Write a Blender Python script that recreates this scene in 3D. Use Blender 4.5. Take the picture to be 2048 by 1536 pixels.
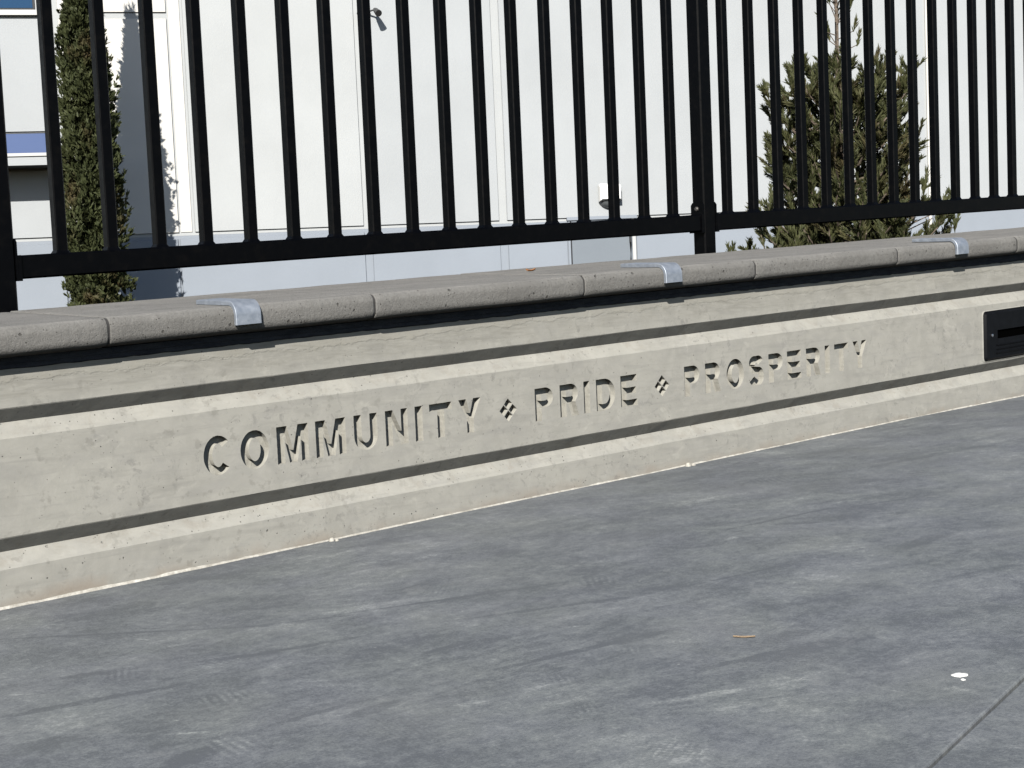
import bpy, bmesh, math, random
import numpy as np
from mathutils import Vector, Matrix, noise as mnoise
from mathutils.geometry import delaunay_2d_cdt
random.seed(7)
for o in list(bpy.data.objects):
    bpy.data.objects.remove(o)
scene = bpy.context.scene
COL = scene.collection
R = math.radians

# ------------------------------------------------------------------ camera
EYE, DIST = 0.62, 2.7433
YAW, PITCH, ROLL = R(39.3835), R(-4.6481), R(-2.5334)
SLOPE = 0.025378                       # the plaza and the wall climb 2.5 % to the right
fw = Vector((math.sin(YAW)*math.cos(PITCH), math.cos(YAW)*math.cos(PITCH), math.sin(PITCH)))
r0 = Vector((math.cos(YAW), -math.sin(YAW), 0)); u0 = r0.cross(fw)
rt = r0*math.cos(ROLL) + u0*math.sin(ROLL); up = u0*math.cos(ROLL) - r0*math.sin(ROLL)
cd = bpy.data.cameras.new('camera'); cam = bpy.data.objects.new('camera', cd); COL.objects.link(cam)
cam.matrix_world = Matrix(((rt.x, up.x, -fw.x, 0), (rt.y, up.y, -fw.y, -DIST), (rt.z, up.z, -fw.z, EYE), (0, 0, 0, 1)))
cd.sensor_width = 36; cd.lens = 3080/2048*36; cd.clip_start = 0.05; cd.clip_end = 2000
scene.camera = cam
# ------------------------------------------------------------------ sky, sun, exposure
SAZ, SEL = R(47.5), R(33.0)            # light travels towards +Y turned 47.5 deg to +X
w = bpy.data.worlds.new('World'); scene.world = w; w.use_nodes = True
nt = w.node_tree; bg = nt.nodes['Background']
sk = nt.nodes.new('ShaderNodeTexSky'); sk.sky_type = 'NISHITA'; sk.sun_disc = False
sk.sun_elevation = SEL; sk.sun_rotation = math.atan2(-math.sin(SAZ), -math.cos(SAZ))
sk.air_density = 1.0; sk.dust_density = 0.6
nt.links.new(sk.outputs[0], bg.inputs[0]); bg.inputs[1].default_value = 0.065
sd = bpy.data.lights.new('sun', 'SUN'); so = bpy.data.objects.new('sun', sd); COL.objects.link(so)
sd.energy = 5.0; sd.angle = R(0.5); sd.color = (1.0, 0.955, 0.88)
ld = Vector((math.sin(SAZ)*math.cos(SEL), math.cos(SAZ)*math.cos(SEL), -math.sin(SEL)))
so.rotation_euler = ld.to_track_quat('-Z', 'Y').to_euler(); so.location = (-6, -8, 9)
vs = scene.view_settings; vs.view_transform = 'Standard'; vs.look = 'None'; vs.gamma = 1; vs.use_curve_mapping = False
vs.exposure = 0.60
scene.render.engine = 'CYCLES'; scene.cycles.max_bounces = 5; scene.cycles.diffuse_bounces = 0

# ------------------------------------------------------------------ helpers
def tag(o, label=None, cat=None, group=None, kind=None):
    for k, v in (('label', label), ('category', cat), ('group', group), ('kind', kind)):
        if v: o[k] = v
    return o
def empty(name, loc):
    o = bpy.data.objects.new(name, None); COL.objects.link(o); o.location = loc; o.empty_display_size = 0.1
    return o
def link(name, me, parent=None, loc=None):
    o = bpy.data.objects.new(name, me); COL.objects.link(o)
    if parent is not None: o.parent = parent
    if loc is not None: o.location = loc
    return o
class MB:
    """collects faces in world space; build() makes ONE mesh object, local to its parent"""
    def __init__(s): s.v = []; s.f = []
    def add(s, vs, fs):
        b = len(s.v); s.v += [tuple(p) for p in vs]; s.f += [tuple(b+i for i in f) for f in fs]
    def box(s, a, b, ch=0.0, faces=None):
        x0, y0, z0 = a; x1, y1, z1 = b
        s.add([(x0,y0,z0),(x1,y0,z0),(x1,y1,z0),(x0,y1,z0),(x0,y0,z1),(x1,y0,z1),(x1,y1,z1),(x0,y1,z1)],
              [(0,3,2,1),(4,5,6,7),(0,1,5,4),(1,2,6,5),(2,3,7,6),(3,0,4,7)])
    def tube(s, pts, rad, n=8, cap=True):
        rings = []
        for i, p in enumerate(pts):
            p = Vector(p); a = Vector(pts[max(i-1,0)]); b = Vector(pts[min(i+1,len(pts)-1)])
            d = (b-a).normalized(); q = d.to_track_quat('Z', 'Y')
            r = rad[i] if isinstance(rad, (list, tuple)) else rad
            rings.append([p + q @ Vector((r*math.cos(2*math.pi*k/n), r*math.sin(2*math.pi*k/n), 0)) for k in range(n)])
        vs = [v for rg in rings for v in rg]; fs = []
        for i in range(len(rings)-1):
            for k in range(n):
                fs.append((i*n+k, i*n+(k+1)%n, (i+1)*n+(k+1)%n, (i+1)*n+k))
        if cap: fs += [tuple(reversed(range(n))), tuple(range((len(rings)-1)*n, len(rings)*n))]
        s.add(vs, fs)
    def sweep(s, prof, xs, closed=True, cap=True, fn=None):
        """profile list (y,z) swept along x"""
        n = len(prof); vs = []
        for x in xs:
            for (y, z) in prof:
                p = (x, y, z)
                vs.append(fn(*p) if fn else p)
        fs = []
        m = n if closed else n-1
        for i in range(len(xs)-1):
            for k in range(m):
                fs.append((i*n+k, i*n+(k+1)%n, (i+1)*n+(k+1)%n, (i+1)*n+k))
        if cap and closed: fs += [tuple(range(n)), tuple(reversed(range((len(xs)-1)*n, len(xs)*n)))]
        s.add(vs, fs)
    def mesh(s, name, mat, off=(0,0,0), smooth=None, fix=True):
        me = bpy.data.meshes.new(name)
        me.from_pydata([(p[0]-off[0], p[1]-off[1], p[2]-off[2]) for p in s.v], [], s.f)
        if fix:
            bm = bmesh.new(); bm.from_mesh(me); bmesh.ops.recalc_face_normals(bm, faces=bm.faces); bm.to_mesh(me); bm.free()
        if mat: me.materials.append(mat)
        if smooth:
            me.shade_smooth(); me.set_sharp_from_angle(angle=R(smooth))
        me.update()
        return me
    def build(s, name, mat, parent=None, smooth=None, fix=True, origin=None):
        off = Vector((0,0,0))
        if parent is not None:
            p = parent
            while p is not None: off = off + p.location; p = p.parent
            return link(name, s.mesh(name, mat, off, smooth, fix), parent)
        if origin is None:
            a = np.array(s.v); origin = ((a[:,0].min()+a[:,0].max())/2, (a[:,1].min()+a[:,1].max())/2, a[:,2].min())
        return link(name, s.mesh(name, mat, origin, smooth, fix), None, origin)
def sh(x, y, z): return (x, y, z + SLOPE*x)
def nz(x, y=0., z=0.): return mnoise.noise(Vector((x, y, z)))

# ------------------------------------------------------------------ shader helper
class NT:
    def __init__(s, name):
        s.m = bpy.data.materials.new(name); s.m.use_nodes = True; s.t = s.m.node_tree
        s.b = s.t.nodes['Principled BSDF']; s._pos = None
    def n(s, typ, ins=None, **kw):
        nd = s.t.nodes.new(typ)
        for k, v in kw.items(): setattr(nd, k, v)
        for k, v in (ins or {}).items():
            if isinstance(v, bpy.types.NodeSocket): s.t.links.new(v, nd.inputs[k])
            else: nd.inputs[k].default_value = v
        return nd
    @property
    def pos(s):
        if s._pos is None: s._pos = s.n('ShaderNodeNewGeometry').outputs['Position']
        return s._pos
    def scale(s, v, sc): return s.n('ShaderNodeVectorMath', {0: v, 1: sc}, operation='MULTIPLY').outputs[0]
    def vadd(s, a, b): return s.n('ShaderNodeVectorMath', {0: a, 1: b}, operation='ADD').outputs[0]
    def rot(s, v, ang): return s.n('ShaderNodeVectorRotate', {'Vector': v, 'Angle': ang}, rotation_type='Z_AXIS').outputs[0]
    def noise(s, v, sc, det=3, rough=0.5, dist=0.0, col=False):
        nd = s.n('ShaderNodeTexNoise', {'Vector': v, 'Scale': sc, 'Detail': det, 'Roughness': rough, 'Distortion': dist})
        return nd.outputs['Color' if col else 'Fac']
    def ma(s, op, a, b=0.0, c=None, clamp=False):
        d = {0: a, 1: b}
        if c is not None: d[2] = c
        return s.n('ShaderNodeMath', d, operation=op, use_clamp=clamp).outputs[0]
    def mr(s, v, a, b, c=0.0, d=1.0):
        return s.n('ShaderNodeMapRange', {'Value': v, 'From Min': a, 'From Max': b, 'To Min': c, 'To Max': d}).outputs[0]
    def mix(s, f, a, b, mode='MIX'):
        nd = s.n('ShaderNodeMix', {0: f, 6: a, 7: b}, data_type='RGBA', blend_type=mode)
        return nd.outputs[2]
    def sep(s, v): return s.n('ShaderNodeSeparateXYZ', {0: v}).outputs
    def vor(s, v, sc, rnd=1.0, feat='F1'):
        return s.n('ShaderNodeTexVoronoi', {'Vector': v, 'Scale': sc, 'Randomness': rnd}, feature=feat).outputs
    def bump(s, h, st, dist, nrm=None):
        d = {'Height': h, 'Strength': st, 'Distance': dist}
        if nrm is not None: d['Normal'] = nrm
        return s.n('ShaderNodeBump', d).outputs[0]
    def out(s, col=None, rough=None, nrm=None, metal=None, spec=None, **kw):
        for k, v in (('Base Color', col), ('Roughness', rough), ('Normal', nrm), ('Metallic', metal), ('Specular IOR Level', spec)):
            if v is None: continue
            if isinstance(v, bpy.types.NodeSocket): s.t.links.new(v, s.b.inputs[k])
            else: s.b.inputs[k].default_value = v
        return s.m
def c4(r, g, b): return (r, g, b, 1.0)
def pits(t, v, sc, keep, rmin=.10, rmax=.34):
    """sparse air holes: 1 inside a hole"""
    wv = t.vadd(v, t.scale(t.noise(v, sc*1.7, 2, col=True), (.35/sc,)*3))
    vo = t.vor(wv, sc); rnd = t.sep(vo['Color'])
    on = t.ma('GREATER_THAN', rnd[0], 1-keep)
    rad = t.mr(rnd[1], 0, 1, rmin, rmax)
    q = t.ma('DIVIDE', vo['Distance'], rad)
    return t.ma('MULTIPLY', on, t.mr(q, 1.0, .7, 0, 1))

def mat_wall():
    t = NT('cast_concrete'); p = t.pos; x, y, z = t.sep(p)
    zl = t.ma('SUBTRACT', z, t.ma('MULTIPLY', x, SLOPE))
    big = t.noise(p, 5.5, 5, .6); med = t.noise(p, 22, 5, .62, .6); fin = t.noise(p, 160, 4, .6)
    strk = t.noise(t.scale(p, (6, 6, 60)), 1.0, 4, .6, .4)
    col = t.mix(t.mr(big, .35, .65), c4(0.280,0.275,0.251), c4(0.312,0.307,0.279))
    col = t.mix(t.mr(med, .40, .72), col, c4(0.337,0.330,0.302))
    col = t.mix(t.ma('MULTIPLY', t.mr(strk, .52, .70), .45), col, c4(0.219,0.216,0.200))
    # smudges
    sm = t.mr(t.noise(p, 42, 5, .68, .6), .55, .66)
    sm = t.ma('MULTIPLY', sm, t.mr(t.noise(p, 5, 2), .42, .58))
    col = t.mix(t.ma('MULTIPLY', sm, .55), col, c4(0.163,0.161,0.153))
    gr = t.mr(t.noise(t.scale(p, (1, 1, 2.2)), 9, 5, .62, .8), .48, .66)
    col = t.mix(t.ma('MULTIPLY', gr, .35), col, c4(0.232,0.230,0.221))
    pale = t.mr(t.noise(t.scale(p, (1, 1, 1.6)), 14, 5, .6, 1.0), .60, .74)
    col = t.mix(t.ma('MULTIPLY', pale, .6), col, c4(0.405,0.395,0.357))
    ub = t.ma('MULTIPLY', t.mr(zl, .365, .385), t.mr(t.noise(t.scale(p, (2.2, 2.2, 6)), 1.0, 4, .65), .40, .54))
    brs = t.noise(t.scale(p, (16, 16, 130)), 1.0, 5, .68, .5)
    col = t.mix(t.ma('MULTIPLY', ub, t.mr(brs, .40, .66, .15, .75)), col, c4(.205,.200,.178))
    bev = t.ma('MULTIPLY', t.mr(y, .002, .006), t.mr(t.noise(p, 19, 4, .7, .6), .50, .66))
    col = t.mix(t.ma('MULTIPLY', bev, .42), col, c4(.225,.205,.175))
    spot = t.ma('MULTIPLY', t.mr(t.noise(t.vadd(p, (4, 0, 2)), 30, 3, .6), .60, .67), t.mr(x, 3.2, 1.4, .15, 1.0))
    col = t.mix(t.ma('MULTIPLY', spot, .42), col, c4(.17,.165,.148))
    # brown water stain along the foot, ragged upper edge
    foot = t.ma('ADD', zl, t.mr(t.noise(t.scale(p, (9, 9, 4)), 1.0, 5, .65), 0, 1, -.03, .03))
    st = t.ma('MULTIPLY', t.mr(foot, .024, .0), t.mr(t.noise(p, 11, 3), .35, .62))
    col = t.mix(t.ma('MULTIPLY', st, .55), col, c4(0.234,0.186,0.142))
    # mortar smears along the top of the wall
    topm = t.ma('ADD', zl, t.mr(t.noise(t.scale(p, (14, 14, 30)), 1.0, 5, .7), 0, 1, -.022, .022))
    tm = t.mr(topm, .408, .412)
    col = t.mix(t.ma('MULTIPLY', tm, t.mr(t.noise(p, 40, 4, .7), .35, .65, .05, .5)), col, c4(0.290,0.278,0.243))
    low = t.mr(t.ma('ADD', zl, t.ma('MULTIPLY', x, .03)), .16, .06)
    pt = t.ma('MAXIMUM', t.ma('MULTIPLY', pits(t, p, 85, .07, .10, .30), low), pits(t, p, 120, .010, .08, .26))
    pt = t.ma('MAXIMUM', pt, t.ma('MULTIPLY', pits(t, p, 210, .05), .8))
    col = t.mix(t.ma('MULTIPLY', pt, .8), col, c4(0.061,0.059,0.054))
    col = t.mix(t.mr(fin, .3, .7, 0, .12), col, c4(0.267,0.261,0.235))
    h = t.ma('ADD', t.ma('MULTIPLY', med, .5), t.ma('MULTIPLY', fin, .25))
    h = t.ma('ADD', h, t.ma('MULTIPLY', tm, .9))
    n1 = t.bump(h, .35, .0025)
    n2 = t.bump(t.ma('SUBTRACT', 1.0, pt), .9, .004, n1)
    return t.out(col, .88, n2, spec=.25)
def mat_cut():
    t = NT('cut_concrete'); p = t.pos
    c = t.mix(t.mr(t.noise(p, 60, 4, .6), .35, .65), c4(0.308,0.300,0.266), c4(0.373,0.366,0.329))
    c = t.mix(t.mr(t.noise(p, 22, 3, .6), .58, .72, 0, .5), c, c4(0.236,0.227,0.207))
    return t.out(c, .9, t.bump(t.noise(p, 220, 3, .7), .3, .0015), spec=.2)
def mat_cap():
    t = NT('cap_concrete'); p = t.pos
    oi = t.n('ShaderNodeObjectInfo').outputs['Random']
    big = t.noise(p, 7, 4, .6); st = t.noise(t.scale(t.rot(p, .15), (5, 22, 8)), 1.0, 5, .62, .5)
    sp = t.noise(p, 190, 4, .85); md = t.noise(p, 70, 5, .75)
    col = t.mix(t.mr(big, .35, .65), c4(0.165,0.162,0.154), c4(0.198,0.195,0.186))
    col = t.mix(t.ma('MULTIPLY', t.mr(st, .52, .7), .4), col, c4(0.255,0.248,0.235))
    col = t.mix(t.mr(sp, .35, .65, .0, .60), col, c4(0.114,0.111,0.105))
    col = t.mix(t.mr(md, .45, .70, .0, .45), col, c4(0.110,0.106,0.099))
    col = t.mix(t.mr(oi, 0, 1, 0, .22), col, c4(0.149,0.146,0.140))
    nzz = t.sep(t.n('ShaderNodeNewGeometry').outputs['Normal'])[2]
    col = t.mix(t.ma('MULTIPLY', t.mr(nzz, .75, .97), t.mr(st, .35, .65, .15, .5)), col, c4(.285,.275,.258))   # paler on the flat top
    pt = t.ma('MAXIMUM', pits(t, p, 75, .10, .10, .30), pits(t, p, 170, .16, .12, .36))
    col = t.mix(t.ma('MULTIPLY', pt, .75), col, c4(0.053,0.050,0.046))
    n1 = t.bump(t.ma('ADD', t.ma('MULTIPLY', sp, .8), md), .9, .0022)
    return t.out(col, .9, t.bump(t.ma('SUBTRACT', 1.0, pt), .9, .003, n1), spec=.2)
def mat_mortar_shaded():
    t = NT('mortar_bed_shaded'); p = t.pos
    c = t.mix(t.mr(t.noise(t.scale(p, (20, 20, 90)), 1, 5, .7), .35, .65), c4(.030,.034,.042), c4(.055,.06,.07))  # the shade below the cap is put into this dark colour
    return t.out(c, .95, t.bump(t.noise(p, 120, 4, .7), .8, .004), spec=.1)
def mat_bead():
    t = NT('joint_sealant'); p = t.pos
    c = t.mix(t.mr(t.noise(p, 60, 4, .7), .35, .7), c4(.30,.285,.25), c4(.56,.545,.50))
    return t.out(c, .7, t.bump(t.noise(p, 180, 3), .4, .002), spec=.3)

DARK= [(1.1,-.369,-.743,.221,.006,.8),(1.332,-.547,-.496,.092,.006,.6),(.955,-.562,-.358,.07,.02,.6),(.876,-.689,-.25,.115,.016,.9),(1.587,-.642,-.379,.194,.007,.9),(1.604,-.651,-.259,.076,.022,.5),(1.376,-.882,-.067,.048,.012,.7),(1.479,-1.058,-.172,.138,.012,.8),(1.587,-1.073,-.264,.074,.03,.5),(1.123,-1.049,.12,.047,.022,.9),(1.584,-1.281,-.166,.082,.012,.7),(1.71,-1.325,-.27,.113,.03,.6),(1.99,-.934,-.158,.095,.008,.7),(2.403,-.661,-.106,.146,.008,.9),(2.388,-.723,-.808,.05,.018,.8),(2.675,-.734,-.316,.105,.007,.8),(3.244,-.459,-.142,.315,.02,.5),(2.398,-1.029,.079,.097,.03,.7),(1.236,-.688,-.258,.098,.012,.7),(.864,-1.03,.316,.044,.03,.9),(1.073,-1.001,-.065,.061,.01,.7),(1.343,-.4,-.367,.097,.03,.4),(1.798,-.882,-.233,.134,.03,.5),(1.859,-1.13,-.355,.072,.02,.5),(2.211,-1.255,-.231,.109,.02,.5),(1.145,-.658,2.694,.061,.012,.5),(1.615,-.82,-.429,.151,.01,.6),(.756,-.822,-.261,.05,.03,.4),(1.4,-1.301,-.417,.142,.03,.35)]
LIGHT= [(.83,-.574,-.746,.032,.005,.7),(.91,-.94,-.699,.033,.008,.8),(1.095,-.431,-1.225,.036,.004,.7),(2.214,-.712,-.071,.029,.02,.9),(2.495,-.377,-.164,.119,.05,.5),(1.89,-.647,-.317,.102,.05,.5),(1.291,-.903,1.55,.052,.008,.4),(1.224,-1.132,-.35,.034,.018,.5),(1.119,-.511,-.138,.025,.012,.7),(1.393,-.538,-.365,.022,.012,.6),(.925,-.877,-.448,.01,.006,1),(1.58,-.955,-.547,.028,.008,.7),(1.645,-1.449,-.535,.032,.02,.4),(1.665,-1.596,-1.429,.028,.03,.5),(1.396,-1.564,-.513,.025,.03,.4),(1.265,-1.496,-.776,.044,.08,.4),(1.744,-.313,-.477,.139,.05,.35),(2.833,-.571,-.297,.062,.03,.5),(1.024,-.21,-.018,.031,.03,.45),(2.62,-.653,-.319,.044,.02,.4)]
PRINT= [(1.019,-.834,-.209,.045,.045,90,1),(1.069,-.389,.138,.053,.03,120,.5),(.976,-.593,-.449,.029,.05,100,.7),(.916,-1.036,-.06,.045,.06,75,1),(1.268,-1.466,-1.088,.042,.06,60,1.2),(2.747,-.34,-.486,.062,.05,70,.9),(2.615,-.222,-.192,.058,.05,70,.6),(2.867,-.509,-.43,.051,.05,80,.6),(1.81,-.753,-.626,.04,.05,90,.7),(1.37,-1.14,-.515,.025,.03,110,.8),(1.606,-.582,-.771,.04,.05,110,.5),(1.116,-.664,.209,.03,.05,100,.6),(1.091,-1.15,-.208,.063,.08,70,.5),(1.308,-1.276,-.527,.023,.03,120,.6),(1.54,-1.12,-.659,.026,.03,110,.6),(1.957,-.363,-.135,.048,.04,80,.5)]
def mat_floor():
    t = NT('charcoal_concrete'); p0 = t.pos
    sx = t.sep(p0); p = t.n('ShaderNodeCombineXYZ', {0: sx[0], 1: sx[1], 2: 0.0}).outputs[0]
    wob = t.vadd(p, t.scale(t.n('ShaderNodeVectorMath', {0: t.noise(p, 2.2, 3, col=True), 1: (.5,.5,.5)}, operation='SUBTRACT').outputs[0], (.22,.22,0)))
    q = t.rot(wob, .30)                                          # the dust was dragged along this heading
    s1 = t.noise(t.scale(q, (4.0, 8.0, 1)), 1.0, 6, .72, .3)
    big = t.noise(p, 1.7, 3, .6); med = t.noise(p, 55, 5, .82, .2); fin = t.noise(p, 230, 3, .8)
    def scuffs(sc, spread, seed, la, lb):
        """short dragged marks: every cell has its own heading"""
        pv = t.vadd(p, (seed, seed*.7, 0)); vo = t.vor(pv, sc, 1.0); rn = t.sep(vo['Color'])
        loc = t.n('ShaderNodeVectorMath', {0: pv, 1: vo['Position']}, operation='SUBTRACT').outputs[0]
        loc = t.n('ShaderNodeVectorRotate', {'Vector': loc, 'Angle': t.mr(rn[0], 0, 1, .3-spread, .3+spread)}, rotation_type='Z_AXIS').outputs[0]
        nn = t.noise(t.vadd(t.scale(loc, (la, lb, 1)), t.scale(vo['Color'], (40, 40, 40))), 1.0, 4, .7, .25)
        fade = t.mr(vo['Distance'], .62, .18)
        return t.ma('MULTIPLY', t.mr(nn, .44, .66, -.35, 1.0), t.ma('MULTIPLY', fade, t.mr(rn[1], .25, .9, -.5, 1.0)))
    f = t.mr(s1, .34, .68, .06, .56)
    f = t.ma('MULTIPLY_ADD', scuffs(3.2, .5, 3.7, 7, 42), .34, f)
    f = t.ma('MULTIPLY_ADD', scuffs(7.0, .9, 9.1, 16, 95), .26, f)
    f = t.ma('MULTIPLY_ADD', scuffs(13.0, 1.5, 21.3, 34, 150), .20, f)
    blot = t.noise(p, 6.5, 5, .70, .6)
    f = t.ma('ADD', f, t.mr(blot, .40, .68, -.11, .26)); f = t.ma('ADD', f, t.mr(big, .36, .66, -.10, .14)); f = t.ma('ADD', f, t.mr(med, .36, .66, -.25, .25))
    f = t.ma('ADD', f, t.mr(fin, .33, .67, -.24, .24)); s2 = med
    edge = t.noise(p, 30, 4, .7)
    def mark(cx, cy, ang, hl, hw, soft):
        v = t.n('ShaderNodeVectorMath', {0: p, 1: (cx, cy, 0)}, operation='SUBTRACT').outputs[0]
        v = t.rot(v, -ang)
        e = t.n('ShaderNodeVectorMath', {0: v, 1: (1/hl, 1/hw, 0)}, operation='MULTIPLY').outputs[0]
        ln = t.n('ShaderNodeVectorMath', {0: e}, operation='LENGTH').outputs['Value']
        ln = t.ma('ADD', ln, t.mr(edge, .3, .7, -.30, .30))
        return v, t.mr(ln, 1.05, soft)
    for cx, cy, a, hl, hw, k in DARK:
        v, m = mark(cx, cy, a, hl*1.2, hw*.85, .62); f = t.ma('MULTIPLY_ADD', m, -.50*k, f)
    for cx, cy, a, hl, hw, k in LIGHT:
        v, m = mark(cx, cy, a, hl, hw*.7, .3); f = t.ma('MULTIPLY_ADD', t.ma('MULTIPLY', m, t.mr(med, .35, .6, .2, 1.1)), .7*k, f)
    for i, (cx, cy, a, hl, hw, sc, k) in enumerate(PRINT):
        v, m = mark(cx, cy, a, hl*1.1, hw*.8, .5)
        vx, vy, _ = t.sep(v)
        if i in (4, 12, 7): pat = t.ma('MULTIPLY', t.ma('SINE', t.ma('MULTIPLY', t.ma('ADD', vx, vy), sc*6)), t.ma('SINE', t.ma('MULTIPLY', t.ma('SUBTRACT', vx, vy), sc*6)))
        else: pat = t.ma('SINE', t.ma('ADD', t.ma('MULTIPLY', vx, sc*6), t.ma('MULTIPLY', edge, 5.0)))
        pat = t.ma('MULTIPLY', pat, t.mr(med, .35, .6, .2, 1))
        f = t.ma('MULTIPLY_ADD', t.ma('MULTIPLY', m, pat), .26*k, f)
    # flecks of plaster and paint
    fl = pits(t, t.scale(q, (1, 2.2, 1)), 30, .12, .02, .11)
    ramp = t.n('ShaderNodeValToRGB', {0: f}); cr = ramp.color_ramp
    cr.elements[0].position = 0.0; cr.elements[0].color = c4(.100,.108,.121)
    cr.elements[1].position = 1.0; cr.elements[1].color = c4(.262,.273,.281)
    e = cr.elements.new(.35); e.color = c4(.141,.151,.164)
    e = cr.elements.new(.65); e.color = c4(.176,.187,.197)
    col = t.mix(t.ma('MULTIPLY', fl, t.mr(med, .4, .6, .1, .7)), ramp.outputs[0], c4(.38,.38,.37))
    wm = t.mr(t.noise(p, 3.3, 3), .5, .75, 0, .3)
    col = t.mix(wm, col, c4(.160,.165,.166))
    hue = t.mr(t.noise(p, 4.2, 4, .65, .4), .38, .62)
    col = t.mix(t.ma('MULTIPLY', hue, .8), col, t.mix(1.0, col, c4(1.0,1.01,.955), 'MULTIPLY'))
    pale = t.mr(t.noise(t.vadd(q, (7, 3, 0)), 9, 5, .74, .5), .60, .74)
    col = t.mix(t.ma('MULTIPLY', pale, .5), col, c4(.225,.232,.235))
    h = t.ma('ADD', t.ma('MULTIPLY', s2, .5), t.ma('ADD', t.ma('MULTIPLY', fin, .35), t.ma('MULTIPLY', med, .4)))
    rough = t.mr(f, 0, 1, .62, .85)
    return t.out(col, rough, t.bump(h, .40, .002), spec=.30)
def mat_plain(name, col, rough=.6, metal=0., spec=.5, vary=.0, vs=8., bs=0., bsc=200., bd=.002):
    t = NT(name); p = t.pos; c = c4(*col)
    if vary:
        c = t.mix(t.mr(t.noise(p, vs, 5, .6), .35, .65), c4(*[v*(1-vary) for v in col]), c4(*[min(1, v*(1+vary)) for v in col]))
    nr = t.bump(t.noise(p, bsc, 3, .6), bs, bd) if bs else None
    return t.out(c, rough, nr, metal, spec)
def mat_paint(name, col):
    t = NT(name); p = t.pos
    a = t.noise(p, .9, 4, .6); b = t.noise(t.scale(p, (3, 3, .5)), 1.0, 5, .65)
    c = t.mix(t.mr(a, .35, .65), c4(*[v*.955 for v in col]), c4(*[min(1, v*1.02) for v in col]))
    c = t.mix(t.mr(b, .55, .75, 0, .16), c, c4(*[v*.86 for v in col]))
    return t.out(c, .8, t.bump(t.noise(p, 60, 4, .7), .25, .01), spec=.25)
def mat_black():
    t = NT('black_powder_coat'); p = t.pos
    d = t.mr(t.noise(p, 35, 5, .7), .5, .75, 0, .5)
    c = t.mix(d, c4(.0010,.0011,.0016), c4(.005,.0045,.0042))
    return t.out(c, t.mr(t.noise(p, 60, 4), .3, .7, .30, .44), t.bump(t.noise(p, 500, 2), .12, .001), spec=.09)
def mat_zinc():
    t = NT('galvanized_steel'); p = t.pos
    n1 = t.noise(p, 70, 4, .6)
    c = t.mix(t.mr(n1, .35, .65), c4(.29,.325,.38), c4(.38,.415,.47))
    return t.out(c, t.mr(n1, .3, .7, .50, .62), t.bump(t.noise(p, 300, 3), .08, .001), metal=.65)
def mat_leaf(name, a, b, brown, bw):
    t = NT(name); p = t.pos
    f = t.mr(t.noise(p, 5.0, 3, .6), .38, .64); g = t.mr(t.noise(p, 26, 2, .6), .35, .65)
    c = t.mix(f, c4(*a), c4(*b)); c = t.mix(t.ma('MULTIPLY', g, .55), c, c4(*[v*1.7 for v in b]))
    br = t.mr(t.noise(t.scale(p, (1, 1, .6)), 2.6, 3, .6), 1-bw-.08, 1-bw+.08)
    c = t.mix(t.ma('MULTIPLY', br, .75), c, c4(*brown))
    t.out(c, .65, spec=.25)
    tr = t.n('ShaderNodeBsdfTranslucent', {'Color': c}); ms = t.n('ShaderNodeMixShader', {0: .2})
    t.t.links.new(t.b.outputs[0], ms.inputs[1]); t.t.links.new(tr.outputs[0], ms.inputs[2])
    t.t.links.new(ms.outputs[0], t.t.nodes['Material Output'].inputs[0])
    return t.m
M_CUT = mat_cut()
M_WALL, M_CAP, M_MORT_SHADED, M_BEAD, M_FLOOR, M_BLACK, M_ZINC = mat_wall(), mat_cap(), mat_mortar_shaded(), mat_bead(), mat_floor(), mat_black(), mat_zinc()

# ------------------------------------------------------------------ ground and plaza
gm = MB(); gm.add([(-700,-700,-1),(700,-700,-1),(700,700,-1),(-700,700,-1)], [(0,1,2,3)])
t = NT('planting_soil'); p = t.pos
gmat = t.out(t.mix(t.mr(t.noise(p, 2, 6, .65), .35, .65), c4(.07,.062,.05), c4(.13,.115,.095)), .95, t.bump(t.noise(p, 30, 5, .7), .6, .03), spec=.1)
tag(gm.build('ground', gmat, origin=(0,0,-1)), kind='structure')
def gz(x):
    return float(np.interp(x, [-12, .9, 1.3, 2.1, 2.6, 3.8, 4.4, 14], [-.002, -.002, -.0025, .002, .0015, .0055, .002, .002])) + SLOPE*x
JX, JY, JM = 1.758, -1.630, .283
def yj(x): return JY + (x-JX)*JM
plaza = MB()
xs = [-12 + i*.25 for i in range(105)]
prof = []
vs_ = []; fs_ = []
for i, x in enumerate(xs):
    z = gz(x)-.014
    vs_ += [(x,-14,-1.05),(x,-14,z),(x,.06,z),(x,.06,-1.05)]
    if i: b = 4*i; fs_ += [(b-4+k, b-4+(k+1)%4, b+(k+1)%4, b+k) for k in range(4)]
fs_ += [(0,1,2,3), tuple(len(vs_)-4+k for k in (3,2,1,0))]
plaza.add(vs_, fs_)
M_SUB = mat_plain('joint_dust', (.50,.50,.48), .95, vary=.35, vs=60, bs=.5)
plz = tag(plaza.build('plaza', M_SUB, origin=(0,0,-1.05)), kind='structure')
def slab(yb, yt, x0, x1, step=.1):
    m = MB(); v = []; f = []; n = int((x1-x0)/step)
    for i in range(n+1):
        x = x0 + (x1-x0)*i/n; a, b = yb(x), max(yt(x), yb(x)+1e-4); z = gz(x)
        r = .0028
        j = .0012*nz(x*40)
        pr = [(x,a+j,z-.0139),(x,a+j,z-r),(x,a+j+r*.35,z-r*.35),(x,a+j+r,z),(x,b-r+j,z),(x,b-r*.35+j,z-r*.35),(x,b+j,z-r),(x,b+j,z-.0139)]
        v += pr
        if i: c = 8*i; f += [(c-8+k, c-8+k+1, c+k+1, c+k) for k in range(7)]
    m.add(v, f); return m
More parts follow.
